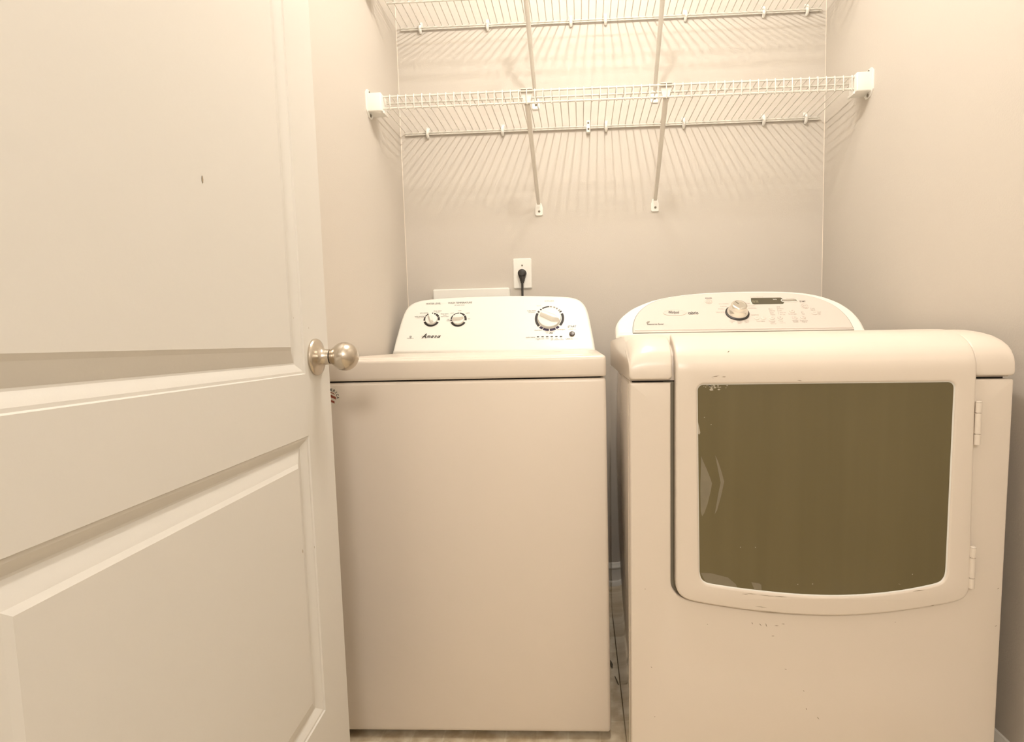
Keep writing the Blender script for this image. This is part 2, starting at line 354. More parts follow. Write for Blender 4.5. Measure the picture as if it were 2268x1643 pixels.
# ------------------------------------------------------------ wire shelves
H1, H2 = 1.732, 2.1025; X0 = .0447; LIP = .0353
def screw(loc, nrm, parent, r=.0042):
    bm = bmesh.new(); lathe(bm, [(0, r), (.0012, r), (.0026, r*.6), (.003, r*.35), (.0015, r*.3), (.0015, 0)], loc, nrm, 12)
    return obj('screw', bm, M_SCREW, parent)
def tubes(name, segs, mat_, parent, n=8):
    bm = bmesh.new()
    for pts, r in segs: tube(bm, pts, r, n)
    return obj(name, bm, mat_, parent)
wire_me = None
def shelf(H, label, midrods, clips, feet, brackets):
    global wire_me
    t = thing('wire_shelf', label, 'shelf', (.77, -.15, H), 'white ventilated wire shelves on the back wall')
    inv = Matrix.Translation((-.77, .15, -H))
    def P(o):
        if o.parent == t: o.matrix_parent_inverse = inv
        return o
    if wire_me is None:
        bm = bmesh.new()
        tube(bm, [(0, -.004, -.0075), (0, -.004, -.002), (0, -.006, .0035), (0, -.010, .0045), (0, -.302, .0045), (0, -.3070, .0035), (0, -.3083, -.001), (0, -.3083, -LIP-.001), (0, -.3070, -LIP-.0045), (0, -.3025, -LIP-.0045)], .00165, 6)
        wire_me = new_mesh(bm, 'wire')
    for i in range(-1, 59):
        x = X0+.0254*i
        if x < .012 or x > W-.012: continue
        o = link('wire', wire_me, M_SHELF, t); o.location = (x-.77, .15, 0)
    xl, xr = .017, W-.017
    for nm, y, z, r in [('front_rod', -.3035, H, .0031), ('front_rod', -.3035, H-LIP, .0031), ('back_rod', -.0085, H-.001, .0030), ('back_rod', -.0078, H-.0072, .0021)]+[('middle_rod', y, H, .0030) for y in midrods]:
        a, b = (xl+.004, xr-.004)
        P(tubes(nm, [([(a, y, z), (b, y, z)], r)], M_SHELF, t))
    for x, kind in clips:
        bm = bmesh.new()
        if kind:
            box(bm, (x-.0065, -.0045, H-.004), (x+.0065, -.0005, H+.022), .001)
            box(bm, (x-.0075, -.017, H-.024), (x+.0075, -.0005, H-.002), .002)
            c = P(obj('wall_clip', bm, M_PLAS, t)); P(screw((x, -.0045, H+.013), (0, -1, 0), c, .0035)); P(screw((x, -.017, H-.013), (0, -1, 0), c, .0035))
        else:
            tube(bm, [(x, -.003, H+.013), (x, -.0095, H+.010), (x, -.0145, H+.003), (x, -.0150, H-.006), (x, -.0115, H-.014), (x, -.004, H-.018)], [.0052, .0060, .0060, .0062, .0058, .0045], 10)
            box(bm, (x-.0065, -.0045, H+.002), (x+.0065, -.0005, H+.020), .0015)
            c = P(obj('wall_clip', bm, M_PLAS, t)); P(screw((x+.001, -.0045, H+.015), (0, -1, 0), c, .0032))
    for x, xf, zf in feet:
        bm = bmesh.new(); A = Vector((x, -.299, H-LIP+.006)); Bq = Vector((xf, -.014, zf+.022))
        dr = (Bq-A).normalized(); sx = Vector((1, 0, 0)); nn_ = sx.cross(dr).normalized()
        if nn_.z > 0: nn_ = -nn_
        prof = [(-.0082, .000), (-.0070, .0040), (-.0020, .0062), (.0020, .0062), (.0070, .0040), (.0082, .000), (.0060, -.0012), (-.0060, -.0012)]
        loops = []
        for q, k in ((A, 1), (A+dr*.05, 1), (Bq-dr*.05, .84), (Bq, .78)): loops.append([q+sx*a*k+nn_*b_*k for a, b_ in prof])
        loft(bm, loops)
        br_ = P(obj('support_brace', bm, M_BRACE, t, ang=30))
        bm = bmesh.new()                      # head that grips the front rods
        hp = [(-.0185, .006), (.0185, .006), (.0185, -.002), (.0115, -.026), (.0085, -.040), (-.0085, -.040), (-.0115, -.026), (-.0185, -.002)]
        loft(bm, [[Vector((x+a, y, H+b_)) for a, b_ in hp] for y in (-.2995, -.2955)])
        box(bm, (x-.0185, -.309, H+.0035), (x+.0185, -.2955, H+.0062), .001)
        P(obj('brace_head', bm, M_BRACE, br_, ang=30))
        fp = round_poly([(-.0145, -.018), (.0145, -.018), (.0145, .010), (.0095, .028), (-.0095, .028), (-.0145, .010)], [.006, .006, .006, .004, .004, .006], 4)
        bm = bmesh.new(); loft(bm, [[Vector((xf+a, y, zf+b_)) for a, b_ in l] for y, l in ((0, fp), (-.004, fp), (-.006, inset(fp, .002)))])
        P(obj('brace_foot', bm, M_PLAS, br_, ang=30)); P(screw((xf+.001, -.006, zf-.003), (0, -1, 0), br_, .0042))
    for sd in brackets:
        xw = 0 if sd < 0 else W; g = -sd                          # g points into the room
        bm = bmesh.new()
        pl = round_poly([(-.328, H+.008), (-.316, H+.021), (-.290, H+.021), (-.274, H+.008), (-.274, H-.046), (-.288, H-.062), (-.310, H-.062), (-.328, H-.046)], .004, 3)
        a = sorted((xw, xw+g*.0035)); loft(bm, [[Vector((x, y, z)) for y, z in pl] for x in a])
        brk = P(obj('end_bracket', bm, M_PLAS, t, ang=30))
        bm = bmesh.new(); x0_, x1_ = sorted((xw+g*.002, xw+g*.047))
        box(bm, (x0_, -.3215, H-.0485), (x1_, -.270, H+.0075), .0035, 3)
        hx = xw+g*.047
        box(bm, (min(hx, hx+g*.004), -.312, H-.052), (max(hx, hx+g*.004), -.272, H-.044), .001)
        P(obj('bracket_cup', bm, M_PLAS, brk))
        for z, y in ((H+.0145, -.302), (H-.0545, -.300)): P(screw((xw+g*.0035, y, z), (g, 0, 0), brk, .005))
    return t
def cx(px, H): return at(px, 280 if H == H1 else 40, 'y', -.008)[0]
shelf(H1, 'lower white wire shelf with end brackets, above the washer and dryer', (-.2555,),
      [(cx(947, H1), 0), (cx(1113, H1), 0), (cx(1303, H1), 1), (cx(1342, H1), 0), (cx(1514, H1), 0), (cx(1691, H1), 0), (cx(1784, H1), 0)],
      [(X0+.0254*18, .509, 1.437), (X0+.0254*35, .9375, 1.438)], (-1, 1))
shelf(H2, 'upper white wire shelf cut off by the top of the picture', (-.154,),
      [(cx(930, H2), 0), (cx(1079, H2), 0), (cx(1264, H2), 0), (cx(1341, H2), 0), (cx(1518, H2), 0), (cx(1691, H2), 0), (cx(1787, H2), 0)],
      [(X0+.0254*18, .507, 1.818), (X0+.0254*35, .939, 1.824)], (-1, 1))

# ------------------------------------------------------------ outlet, cord, washer outlet box
t = thing('wall_outlet', 'white single outlet plate on the back wall above the washer', 'outlet', (.441, 0, 1.208))
bm = bmesh.new(); r = round_poly([(.406, 1.152), (.476, 1.152), (.476, 1.265), (.406, 1.265)], .006, 4)
loft(bm, [[Vector((a, y, b_)) for a, b_ in l] for y, l in ((0, r), (-.003, r), (-.0065, inset(r, .0035)))])
I = Matrix.Translation((-.441, 0, -1.208))
def PI_(o, M_=I): o.matrix_parent_inverse = M_; return o
PI_(obj('cover_plate', bm, M_PLAS, t, ang=25))
bm = bmesh.new(); lathe(bm, [(0, .0178), (.0078, .0178), (.0088, .0165), (.0088, 0)], (.441, 0, 1.209), (0, -1, 0), 32); PI_(obj('receptacle', bm, M_PLAS, t))
PI_(screw((.441, -.0065, 1.2385), (0, -1, 0), t, .0028))
t = thing('power_cord', 'black angled plug and cord hanging from the outlet behind the washer', 'cord', (.441, -.01, 1.2))
bm = bmesh.new()
def cap_loop(c, rx, rz, y, n=20): return [Vector((c[0]+rx*math.cos(2*PI*k/n), y, c[1]+rz*math.sin(2*PI*k/n))) for k in range(n)]
loft(bm, [cap_loop((.441, 1.209), .0165, .0145, -.0088), cap_loop((.441, 1.209), .0165, .0150, -.016), cap_loop((.441, 1.2085), .0150, .0145, -.024), cap_loop((.441, 1.208), .010, .010, -.0275)])
loft(bm, [[Vector((.441+a*k, y, z)) for a, y in ((-.014, -.010), (.014, -.010), (.013, -.022), (0, -.026), (-.013, -.022))] for z, k in ((1.215, 1), (1.200, 1), (1.186, .66), (1.180, .58), (1.1785, .58))])
PI_(obj('plug', bm, M_DARK, t, ang=40), Matrix.Translation((-.441, .01, -1.2)))
bm = bmesh.new(); tube(bm, [(.441, -.018, 1.1785), (.4408, -.0185, 1.150), (.4405, -.020, 1.12), (.440, -.024, 1.06), (.437, -.035, .96), (.430, -.05, .80), (.425, -.05, .60)], .0042, 10)
tube(bm, [(.441, -.018, 1.184), (.441, -.018, 1.172)], .0062, 10)
PI_(obj('cable', bm, M_DARK, t), Matrix.Translation((-.441, .01, -1.2)))
# recessed washer hook-up box frame behind the console
t = thing('washer_supply_box', 'white plastic supply box cover on the wall behind the washer console', 'box', (.2425, 0, 1.05))
bo = at(958, 641, 'y', -.03); b1 = at(1128, 636.5, 'y', -.03)
x0, x1, zt = bo[0], b1[0], (bo[2]+b1[2])/2
IB = Matrix.Translation((-.2425, 0, -1.05))
bm = bmesh.new(); r = round_poly([(x0, .90), (x1, .90), (x1, zt), (x0, zt)], .006, 4); h = round_poly([(x0+.035, .93), (x1-.035, .93), (x1-.035, zt-.075), (x0+.035, zt-.075)], .006, 4)
loft(bm, [[Vector((a, y, b_)) for a, b_ in l] for y, l in ((0, r), (-.026, r), (-.030, inset(r, .004)), (-.030, h), (-.004, h))], cap=(True, True))
PI_(obj('cover_frame', bm, M_PLAS, t, ang=30), IB)
for xx in (x0+.09, x1-.09):
    bm = bmesh.new(); tube(bm, [(xx, -.003, 1.03), (xx, -.03, 1.03), (xx, -.04, 1.02), (xx, -.04, .97)], .009, 12); PI_(obj('valve', bm, M_CHROME, t, label='metal water valve'), IB)

# ------------------------------------------------------------ washing machine
wa = thing('washing_machine', 'white top loading washing machine with three control knobs, left of the dryer', 'washing machine', (.3615, -.5, 0))
WI = Matrix.Translation((-.3615, .5, 0))
def PW(o):
    if o.parent == wa: o.matrix_parent_inverse = WI
    return o
wx0, wx1, wyf, wyb = .010, .7125, -.825, -.165
def rounded_box_z(bm, x0, x1, y0, y1, levels, rad):   # levels: (z, inset)
    r = round_poly([(x0, y0), (x1, y0), (x1, y1), (x0, y1)], rad, 5)
    loft(bm, [[Vector((a, b_, z)) for a, b_ in (inset(r, i) if i else r)] for z, i in levels])
bm = bmesh.new(); rounded_box_z(bm, wx0+.001, wx1-.001, wyf, wyb, [(.020, .004), (.024, .001), (.030, 0), (.860, 0), (.8650, .0010), (.8672, .0030), (.8680, .006)], .009)
PW(obj('cabinet', bm, M_WASH, wa, ang=35))
bm = bmesh.new(); rounded_box_z(bm, wx0+.012, wx1-.012, wyf+.012, wyb-.01, [(.860, 0), (.876, 0)], .008); PW(obj('gap_shade_fill', bm, M_GAP, wa, label='dark gap under the top panel'))  # near-black fill stands for the shade under the top panel
bm = bmesh.new(); rounded_box_z(bm, wx0, wx1, wyf-.001, wyb, [(.8715, .003), (.8735, .0005), (.878, 0), (.9105, 0), (.9155, .0010), (.9180, .0032), (.9190, .0070)], .010)
PW(obj('top_panel', bm, M_WASH, wa, ang=50))
bm = bmesh.new(); rounded_box_z(bm, wx0+.030, wx1-.030, wyf+.020, -.262, [(.9185, 0), (.9205, .0005), (.9225, .004), (.9235, .012)], .030)
PW(obj('lid', bm, M_WASH, wa, ang=50))
for xx in (wx0+.05, wx1-.05):
    for yy in (wyf+.05, wyb-.05):
        bm = bmesh.new(); lathe(bm, [(0, .017), (.008, .018), (.012, .008), (.025, .007)], (xx, yy, 0), (0, 0, 1), 16); PW(obj('foot', bm, M_DARK, wa))
# console
WF = Face((.36, -.250, .9185), math.radians(60))
out = [(868, 781.5), (874, 757), (882, 728), (889, 705), (897, 686), (908, 673), (924, 665.5), (945, 661.5), (990, 657.6), (1060, 654.4), (1140, 652.6), (1200, 653), (1245, 654.5), (1268, 657), (1284, 663), (1296, 675), (1303, 692), (1308, 715), (1314, 745), (1319.5, 777.5)]
lw = [WF.uv(*p) for p in spline(out)]
lw = [(max(wx0+.002, min(wx1-.002, u)), v) for u, v in lw]
def console_shell(F_, l, ledge, slope_back, zmin, depth):
    loops = []
    c = np.mean(np.array(l), axis=0); al_ = np.array(l); mc = (al_.max(0)+al_.min(0))/2; hx_, hy_ = (al_.max(0)-al_.min(0))/2
    for n, i in ((-.0005, .011), (-.0008, .0075), (-.003, .0035), (-.006, .0012), (-.010, 0)):
        loops.append([F_.P(mc[0]+(u-mc[0])*(1-i/hx_), mc[1]+(v-mc[1])*(1-i/hy_), n) for u, v in l])
    base = [F_.P(u, v, -.010) for u, v in l]
    for k, dz in ((.35, .0), (.8, -.010), (1, -.03)):
        loops.append([Vector((p.x+(c[0]-p.x)*.04*k, p.y+(depth-p.y)*k, max(zmin, p.z+dz-.02*k*(p.z-zmin)/.1))) for p in base])
    bm = bmesh.new(); loft(bm, loops); return bm
PW(obj('console', console_shell(WF, lw, 0, 0, .915, -.128), M_PLAS, wa, ang=50))
bm = bmesh.new(); tube(bm, [WF.P(lw[0][0]+.004, -.001, .0015), WF.P(lw[-1][0]-.004, -.001, .0015)], .0009, 6); PW(obj('console_seam', bm, M_GAP, wa))
# knobs
def dial(F_, c, R, pointer, name, parent, P_, hgt=.014, rim=.0015):
    bm = bmesh.new(); N = Vector(F_.N); O = F_.P(*c)
    lathe(bm, [(0, R*.98), (hgt*.45, R), (hgt*.62, R*.96), (hgt*.66, R*.88), (hgt*.66, 0)], O, N, 40)
    k = P_(obj(name, bm, M_PLAS, parent, ang=35))
    bm = bmesh.new(); ca, sa = math.cos(pointer), math.sin(pointer)
    def Q(a, b_, n): return F_.P(c[0]+a*ca-b_*sa, c[1]+a*sa+b_*ca, n)
    L_ = R*.98; wd_ = R*.34
    base = [(-L_*.80, wd_*.75), (L_*.45, wd_), (L_*1.0, 0), (L_*.45, -wd_), (-L_*.80, -wd_*.75)]
    loft(bm, [[Q(a, b_, hgt*.6) for a, b_ in base], [Q(a*.97, b_*.72, hgt*1.25) for a, b_ in base], [Q(a*.93, b_*.35, hgt*1.5) for a, b_ in base]])
    P_(obj('knob_grip', bm, M_PLAS, k, ang=25))
    return k
cW = WF.uv(956, 708.5); cT = WF.uv(1015.5, 708); cC = WF.uv(1217, 705)
rs = lambda a, b_, y: abs(WF.uv(b_, y)[0]-WF.uv(a, y)[0])/2
rb = rs(1185, 1250, 705); r1 = rs(938.5, 974.5, 708)
d2 = math.radians
def segs(c, ri, ro, lst, m_, lb):
    for a0, a1 in lst:
        bm = bmesh.new(); ringseg(bm, c, ri, ro, d2(a0), d2(a1), .0002, 14)
        PW(obj('dial_ring_segment', WF.map(bm), m_, wa, smooth=False, label=lb))
cWr = (cW[0], cW[1]+.0015); cTr = (cT[0], cT[1]+.0005)
segs(cWr, r1*.74, r1, [(-8, 22), (26, 58), (62, 76), (84, 92), (118, 150), (154, 188), (200, 335)], M_PRINT, 'dark printed ring segment')
segs(cTr, r1*.74, r1, [(-8, 36), (40, 86), (90, 136), (140, 172), (178, 189), (201, 333)], M_PRINT, 'dark printed ring segment')
segs(cC, rb*.83, rb, [(-38, 24), (31, 38), (92, 122), (126, 133), (140, 148), (152, 220)], M_PRINT, 'dark printed ring segment')
segs(cC, rb*.83, rb, [(226, 240), (243, 268), (272, 297), (300, 314)], M_PURP, 'purple printed ring segment')
segs(cC, rb*.84, rb*.99, [(80, 90), (66, 74), (54, 61), (41, 47)], M_PRINT2, 'faded printed ring segment')
dial(WF, (cW[0], cW[1]), r1*.72, d2(112), 'control_knob', wa, PW)
dial(WF, (cT[0], cT[1]-.0005), r1*.74, d2(2), 'control_knob', wa, PW)
dial(WF, (cC[0], cC[1]), rb*.79, d2(-26), 'control_knob', wa, PW, .018)
U = lambda x, y: WF.uv(x, y)
sw = 1/650.
def T_(s, x, y, hpx, wpx=None, al='C', sh=0, bo=0, rot=0.0):
    u, v = U(x, y); return (s, u, v, hpx*sw*1.12, wpx*sw*1.03 if wpx else None, al, sh, bo, rot)
items = [T_('WATER LEVEL', 960, 672.5, 4.2, 34), T_('WASH TEMPERATURE', 1019, 670.3, 4.2, 54), T_('all cold rinses', 1018, 675.6, 2.3, 22),
         T_('auto sensing', 939, 692.8, 2.5, 18), T_('auto sensing', 929.5, 700.3, 2.4, 21), T_('+ extra rinse', 929.5, 703.2, 2.2, 18), T_('deep water', 969.5, 688.4, 2.5, 18), T_('wash', 969.5, 691.2, 2.2, 8),
         T_('deep water', 985, 694.8, 2.5, 18), T_('wash', 985, 697.7, 2.2, 8), T_('extra rinse', 985, 700.7, 2.3, 17),
         T_('cool', 1001, 693.2, 2.3, 7), T_('warm', 1036, 693, 2.5, 9), T_('hot', 1039, 705.8, 2.6, 5), T_('tap', 993, 706.8, 2.4, 5), T_('cold', 993, 710, 2.4, 7), T_('cold', 1018, 688, 2, 7),
         T_('bulky items', 1177.5, 688, 2.5, 19), T_('& sheets', 1178, 691.2, 2.5, 14), T_('drain/spin', 1192, 731, 2.5, 16), T_('rinse/spin', 1243, 729.5, 2.5, 16),
         T_('with', 1212, 737, 2.3, 6), T_('affresh', 1220.5, 737, 3.0, 8, 'C', .5, .02), T_('cycle status', 1175, 746.8, 2.8, 20),
         T_('sensing', 1191.5, 750, 2, 10), T_('fill', 1191.5, 752.4, 2, 3), T_('wash', 1202, 749.9, 2, 6), T_('rinse', 1212, 749.7, 2, 6), T_('final', 1222.5, 749.5, 2, 5), T_('spin', 1222.5, 752, 2, 5),
         T_('cycle', 1232.5, 749.4, 2, 6), T_('complete', 1232.5, 752, 2, 11), T_('lid', 1243.5, 749.2, 2, 3), T_('locked', 1243.5, 751.8, 2, 8),
         T_('START', 1267, 723, 4.6, 18.5), T_('CANCEL', 1261, 750.2, 3.0, 15), T_('High Efficiency', 909, 749, 2, 15)]
tb = text_bm(items)
for i in range(6):
    a = U(1191.5+10.2*i, 745.9-.15*i); r = round_poly([(a[0]-.0043, a[1]-.0017), (a[0]+.0043, a[1]-.0017), (a[0]+.0043, a[1]+.0017), (a[0]-.0043, a[1]+.0017)], .0016, 4); flat(tb, r, .0002)
c_ = U(909.5, 745.5); ringseg(tb, c_, .0030, .0036, 0, 2*PI, .0002, 20)
tb2 = text_bm([T_('hc', 909.5, 745.3, 2.8, 4.2)]); me_ = bpy.data.meshes.new('x'); tb2.to_mesh(me_); tb.from_mesh(me_)
PW(obj('printed_lettering', WF.map(tb, .0004), M_PRINT, wa, smooth=False, label='black lettering printed on the control panel'))
for it_ in ([T_('CYCLES', 1216.5, 666.5, 3, 20), T_('heavy', 1194, 677, 2.2, 10), T_('clean washer', 1217.5, 734, 2.3, 22), T_('Pause /', 1267, 726.9, 1.9, 8), T_('Unlock Lid', 1267, 729.4, 1.9, 16), T_('Hold 3 sec', 1275.5, 750.3, 1.8, 10)]): PW(obj('faint_lettering', WF.map(text_bm([it_]), .0004), M_PRINT2, wa, smooth=False, label='faded grey lettering on the control panel'))
# logo
LS = .5
lg = text_bm([T_('A', 939.4, 743.8, 10.4, 10.5, 'C', .5, .03), T_('m', 949.4, 744.4, 7.6, 9.0, 'C', LS, .03), T_('n', 964.8, 744.4, 7.6, 5.4, 'C', LS, .03)]+
             [T_('o', x, 744.4, 7.6, 5.6, 'C', LS, .03) for x in (957.2, 971.6)])
for x in (959.9, 974.3):
    a = U(x, 744.4); w_ = .0010; h_ = .0046; yc = a[1]-.0018; flat(lg, [(a[0]-w_-h_*LS, yc-h_), (a[0]+w_-h_*LS, yc-h_), (a[0]+w_+h_*LS, yc+h_), (a[0]-w_+h_*LS, yc+h_)], .0002)
a = U(938.5, 744.8); flat(lg, [(a[0]-.0075, a[1]-.0006), (a[0]+.006, a[1]-.0006), (a[0]+.006, a[1]+.0008), (a[0]-.0068, a[1]+.0008)], .0002)
bmesh.ops.triangulate(lg, faces=lg.faces)
PW(obj('brand_logo', WF.map(lg, .0006), M_DARK, wa, smooth=False, label='bold black slanted logo lettering'))
bm = bmesh.new(); lathe(bm, [(0, .0095), (.0035, .0095), (.0052, .0080), (.0058, .004), (.0058, 0)], WF.P(*U(1267, 739.8)), WF.N, 28)
PW(obj('start_button', bm, mat('dark_brown_button', (.07, .05, .04), .3, noise=.1), wa, label='round dark brown button'))
# lid scuffs and cabinet marks
bm = bmesh.new()
def smear(bm, F3, pts, wdt):                # thin irregular mark along points
    for i in range(len(pts)-1):
        a = Vector(pts[i]); b_ = Vector(pts[i+1]); n = Vector((-(b_-a).y, (b_-a).x)).normalized()*wdt*random.uniform(.4, 1)
        bm.faces.new([bm.verts.new(F3(*p)) for p in (a, (a+b_)/2+n, b_, (a+b_)/2-n)])
lidf = lambda a, b_: Vector((a, b_, .9238))
for (xa, xb, y) in ((.235, .27, -.42), (.245, .26, -.43), (.30, .32, -.40), (.33, .41, -.42)): smear(bm, lidf, [(xa, y), ((xa+xb)/2, y+.01), (xb, y)], .004)
smear(bm, lidf, [(.585, -.56), (.592, -.54), (.60, -.57)], .012)
PW(obj('scuff_marks', bm, M_SCUFF, wa, smooth=False, label='rubbed brown scuffs on the lid'))
# round sticker with flag stripes on the cabinet front
st = bmesh.new(); SC = (.0755, .8350); SR = .0226
SF = lambda u, v, n=0: Vector((u, wyf-.0002-n, v))
def fmap(bm, n=0):
    for v in bm.verts: v.co = SF(v.co.x, v.co.y, v.co.z+n)
    return bm
lathe(st, [(0, SR), (.0003, SR), (.0003, 0)], (0, 0, 0), (0, 0, 1), 40)
for v in st.verts: v.co.x += SC[0]; v.co.y += SC[1]
stk = PW(obj('round_sticker', fmap(st), mat('sticker_white', (.80, .74, .64), .35, noise=.02), wa, label='round white sticker with red stripes'))
let = []
for k, ch in enumerate('AMERICA'):
    a = d2((127, 104, 80, 57, 38, 18, -3)[k]); let.append((ch, SC[0]+.0178*math.cos(a), SC[1]+.0178*math.sin(a), .0056, .0046 if ch != 'I' else .0012, 'C', 0, .03, a-PI/2))
PW(obj('sticker_lettering', fmap(text_bm(let), .0004), M_PRINT, stk, smooth=False))
for v0, wv, xl, xr, sl, cv in ((.0085, .0011, -.010, .0102, -.16, .0035), (.0015, .0030, -.013, .0128, -.30, .002), (-.0098, .0026, -.010, .0092, -.20, .0015)):
    n = 10; bm = bmesh.new()
    f = lambda x: v0+cv*math.cos((x-xl)/(xr-xl)*PI-PI/2)+sl*(x-(xl+xr)/2)
    for i in range(n):
        xa = xl+(xr-xl)*i/n; xb = xl+(xr-xl)*(i+1)/n
        flat(bm, [(SC[0]+xa, SC[1]+f(xa)-wv), (SC[0]+xb, SC[1]+f(xb)-wv), (SC[0]+xb, SC[1]+f(xb)+wv), (SC[0]+xa, SC[1]+f(xa)+wv)], .0003)
    PW(obj('sticker_stripe', fmap(bm, .0002), M_RED, stk, smooth=False, label='wavy red stripe'))

# ------------------------------------------------------------ dryer
LEAN = math.tan(math.radians(.45))
def unlean(p): p = np.array(p, float); p[0] += LEAN*(1-p[2]); return p      # measured point in the leaning machine's own frame
dr = thing('clothes_dryer', 'large white front loading dryer with a dark window, right of the washer', 'dryer', (1.117, -.6, 0))
DI = Matrix.Translation((-1.117, .6, 0))
def PD(o):
    if o.parent == dr: o.matrix_parent_inverse = DI
    return o
dx0, dx1, dyf, dyb = .7535, 1.4905, -.971, -.235
PROF = [(-.971, 0), (-.971, .885), (-.9700, .898), (-.9670, .911), (-.9610, .923), (-.9520, .9335), (-.9390, .9425), (-.9220, .9500), (-.900, .9550), (-.865, .9592), (-.80, .9618), (-.70, .9636), (-.20, .9650)]
acc = [0]
for i in range(1, len(PROF)): acc.append(acc[-1]+math.dist(PROF[i], PROF[i-1]))
def prof(v, n):
    v = max(0, min(v, acc[-1]-1e-6)); i = max(k for k in range(len(acc)-1) if acc[k] <= v)
    f = (v-acc[i])/(acc[i+1]-acc[i])
    def tn(j):
        a = PROF[max(0, j-1)]; b_ = PROF[min(len(PROF)-1, j+1)]; t = Vector((b_[0]-a[0], b_[1]-a[1])).normalized(); return Vector((-t.y, t.x))
    nn_ = (Vector((-1, 0)) if i < 2 else tn(i)).lerp(tn(i+1) if i else Vector((-1, 0)), f)
    nn_.normalize()
    return PROF[i][0]+(PROF[i+1][0]-PROF[i][0])*f+nn_.x*n, PROF[i][1]+(PROF[i+1][1]-PROF[i][1])*f+nn_.y*n
def cut(bm, vs, axis):
    for c in vs:
        co = (0, c, 0) if axis == 'y' else (c, 0, 0); no = (0, 1, 0) if axis == 'y' else (1, 0, 0)
        bmesh.ops.bisect_plane(bm, geom=bm.verts[:]+bm.edges[:]+bm.faces[:], plane_co=co, plane_no=no, dist=1e-6)
RS = .034
def droop(p):                               # side roll of the top
    lf_ = p.x-dx0 < dx1-p.x; RS, KD, Y0 = (.045, .95, -.945) if lf_ else (.032, .42, -.90)
    d = min(p.x-dx0, dx1-p.x)
    if d < RS and p.z > .87:
        k = min(1, (p.z-.87)/.085)**1.6*(1-.85*max(0, min(1, (p.y-Y0)/.14))); d = max(0, d)
        p.z -= k*(RS-math.sqrt(max(0, RS*RS-(RS-d)**2)))*KD
    return p
def wrap(bm, n=0, side=True):
    for v in bm.verts:
        y, z = prof(v.co.y, v.co.z+n); v.co = Vector((v.co.x, y, z))
        if side: droop(v.co)
    return bm
# cabinet body
bm = bmesh.new(); rounded_box_z(bm, dx0, dx1, -.951, dyb, [(.02, .003), (.026, 0), (.862, 0), (.866, .002)], .010); PD(obj('cabinet', bm, M_SIDE, dr, ang=35))
# side crease line near the front edge
bm = bmesh.new(); tube(bm, [(dx0-.0006, -.938, .03), (dx0-.0006, -.938, .86)], .0012, 6); PD(obj('side_crease', bm, M_WASH, dr))
for xx in (dx0+.05, dx1-.05):
    for yy in (-.90, dyb-.06):
        bm = bmesh.new(); lathe(bm, [(0, .017), (.008, .018), (.012, .008), (.025, .007)], (xx, yy, 0), (0, 0, 1), 16); PD(obj('foot', bm, M_DARK, dr))
# door outline (front plane) -- measured corners
DY = -.985
A_ = lambda x, y: (lambda p: (p[0], p[2]))(unlean(at(x, y, 'y', DY)))
botdoor = [A_(1497.5, 1290), A_(1499, 1306), A_(1506, 1320), A_(1520, 1330), A_(1545, 1337), A_(1600, 1346), A_(1660, 1354), A_(1720, 1360), A_(1780, 1363.5), A_(1840, 1365), A_(1900, 1363), A_(1960, 1358), A_(2020, 1350), A_(2080, 1340), A_(2125, 1330), A_(2141, 1320), A_(2149, 1305), A_(2151, 1285)]
botdoor = spline(botdoor, 3); bl = A_(1497.5, 900)[0]; brt = A_(2164, 870)[0]
bl2, brt2 = bl, brt
VT = acc[8]+.02                              # the door rolls over the top edge
def door_loop(top=VT, rt=.03):
    return botdoor+round_poly([botdoor[-1], (brt2, .80), (brt2, top), (bl2, top), (bl2, .80), botdoor[0]], [0, 0, rt, rt, 0, 0], 7)[1:-1]
# front skin of the cabinet: U shape around the door
gp = .0044; gl_ = .0078
skin = [(bl2-gp, .864), (dx0+.0, .864), (dx0+.0, .024), (dx1, .024), (dx1, .864), (brt2+gp, .864)]
inner = sorted([], key=lambda p: p)
low = [(bl2-gl_, .80), (botdoor[0][0]-gl_, botdoor[0][1])]+[(p[0]-max(0, (gl_-gp)*(1-(p[0]-bl2)/.05)), p[1]) for p in inset(botdoor+[(brt2, .86), (bl2, .86)], -gp)[1:len(botdoor)-1]]+[(botdoor[-1][0]+gp, botdoor[-1][1]), (brt2+gp, .80)]
outline = round_poly([(dx0, .864), (dx0, .024), (dx1, .024), (dx1, .864)], [.004, .006, .006, .004], 3)+[(brt2+gp, .864)]+low[::-1]+[(bl2-gl_, .864)]
bm = plate([outline], .024, .004, 3)
for v in bm.verts: v.co = Vector((v.co.x, dyf-v.co.z, v.co.y))
PD(obj('front_panel', bm, M_WASH, dr, ang=35))
# back of the door recess, coloured dark for the shade in the gap
bm = bmesh.new(); box(bm, (bl2-.02, -.9535, .38), (brt2+.02, -.950, .865)); PD(obj('door_gap', bm, M_DGAP, dr, label='shadow gap round the door'))
# top housing
bm = bmesh.new()
hp = [(y, z) for y, z in [prof(acc[1]-.018, -.014)]+[prof(a, -.014 if a <= acc[8] else -.0015) for a in acc[2:]]]
xs_ = [dx0+.001+q for q in (0, .002, .006, .012, .02, .03, .045)]+[1.1]+[dx1-.001-q for q in (.045, .03, .02, .012, .006, .002, 0)]
loops = []
for x in xs_:
    l = [droop(Vector((x, y, z))) for y, z in hp if y < dyb]+[droop(Vector((x, dyb, .950))), Vector((x, dyb, .8675))]
    l[0].z = .8675; loops.append(l)
loft(bm, loops); PD(obj('top_housing', bm, M_WASH, dr, ang=50))
bm = bmesh.new(); box(bm, (dx0+.006, -.95, .860), (dx1-.006, dyb+.004, .872)); PD(obj('gap_shade_fill', bm, M_GAP, dr, label='dark gap under the top'))  # dark slab paints in the shade between cabinet and top housing
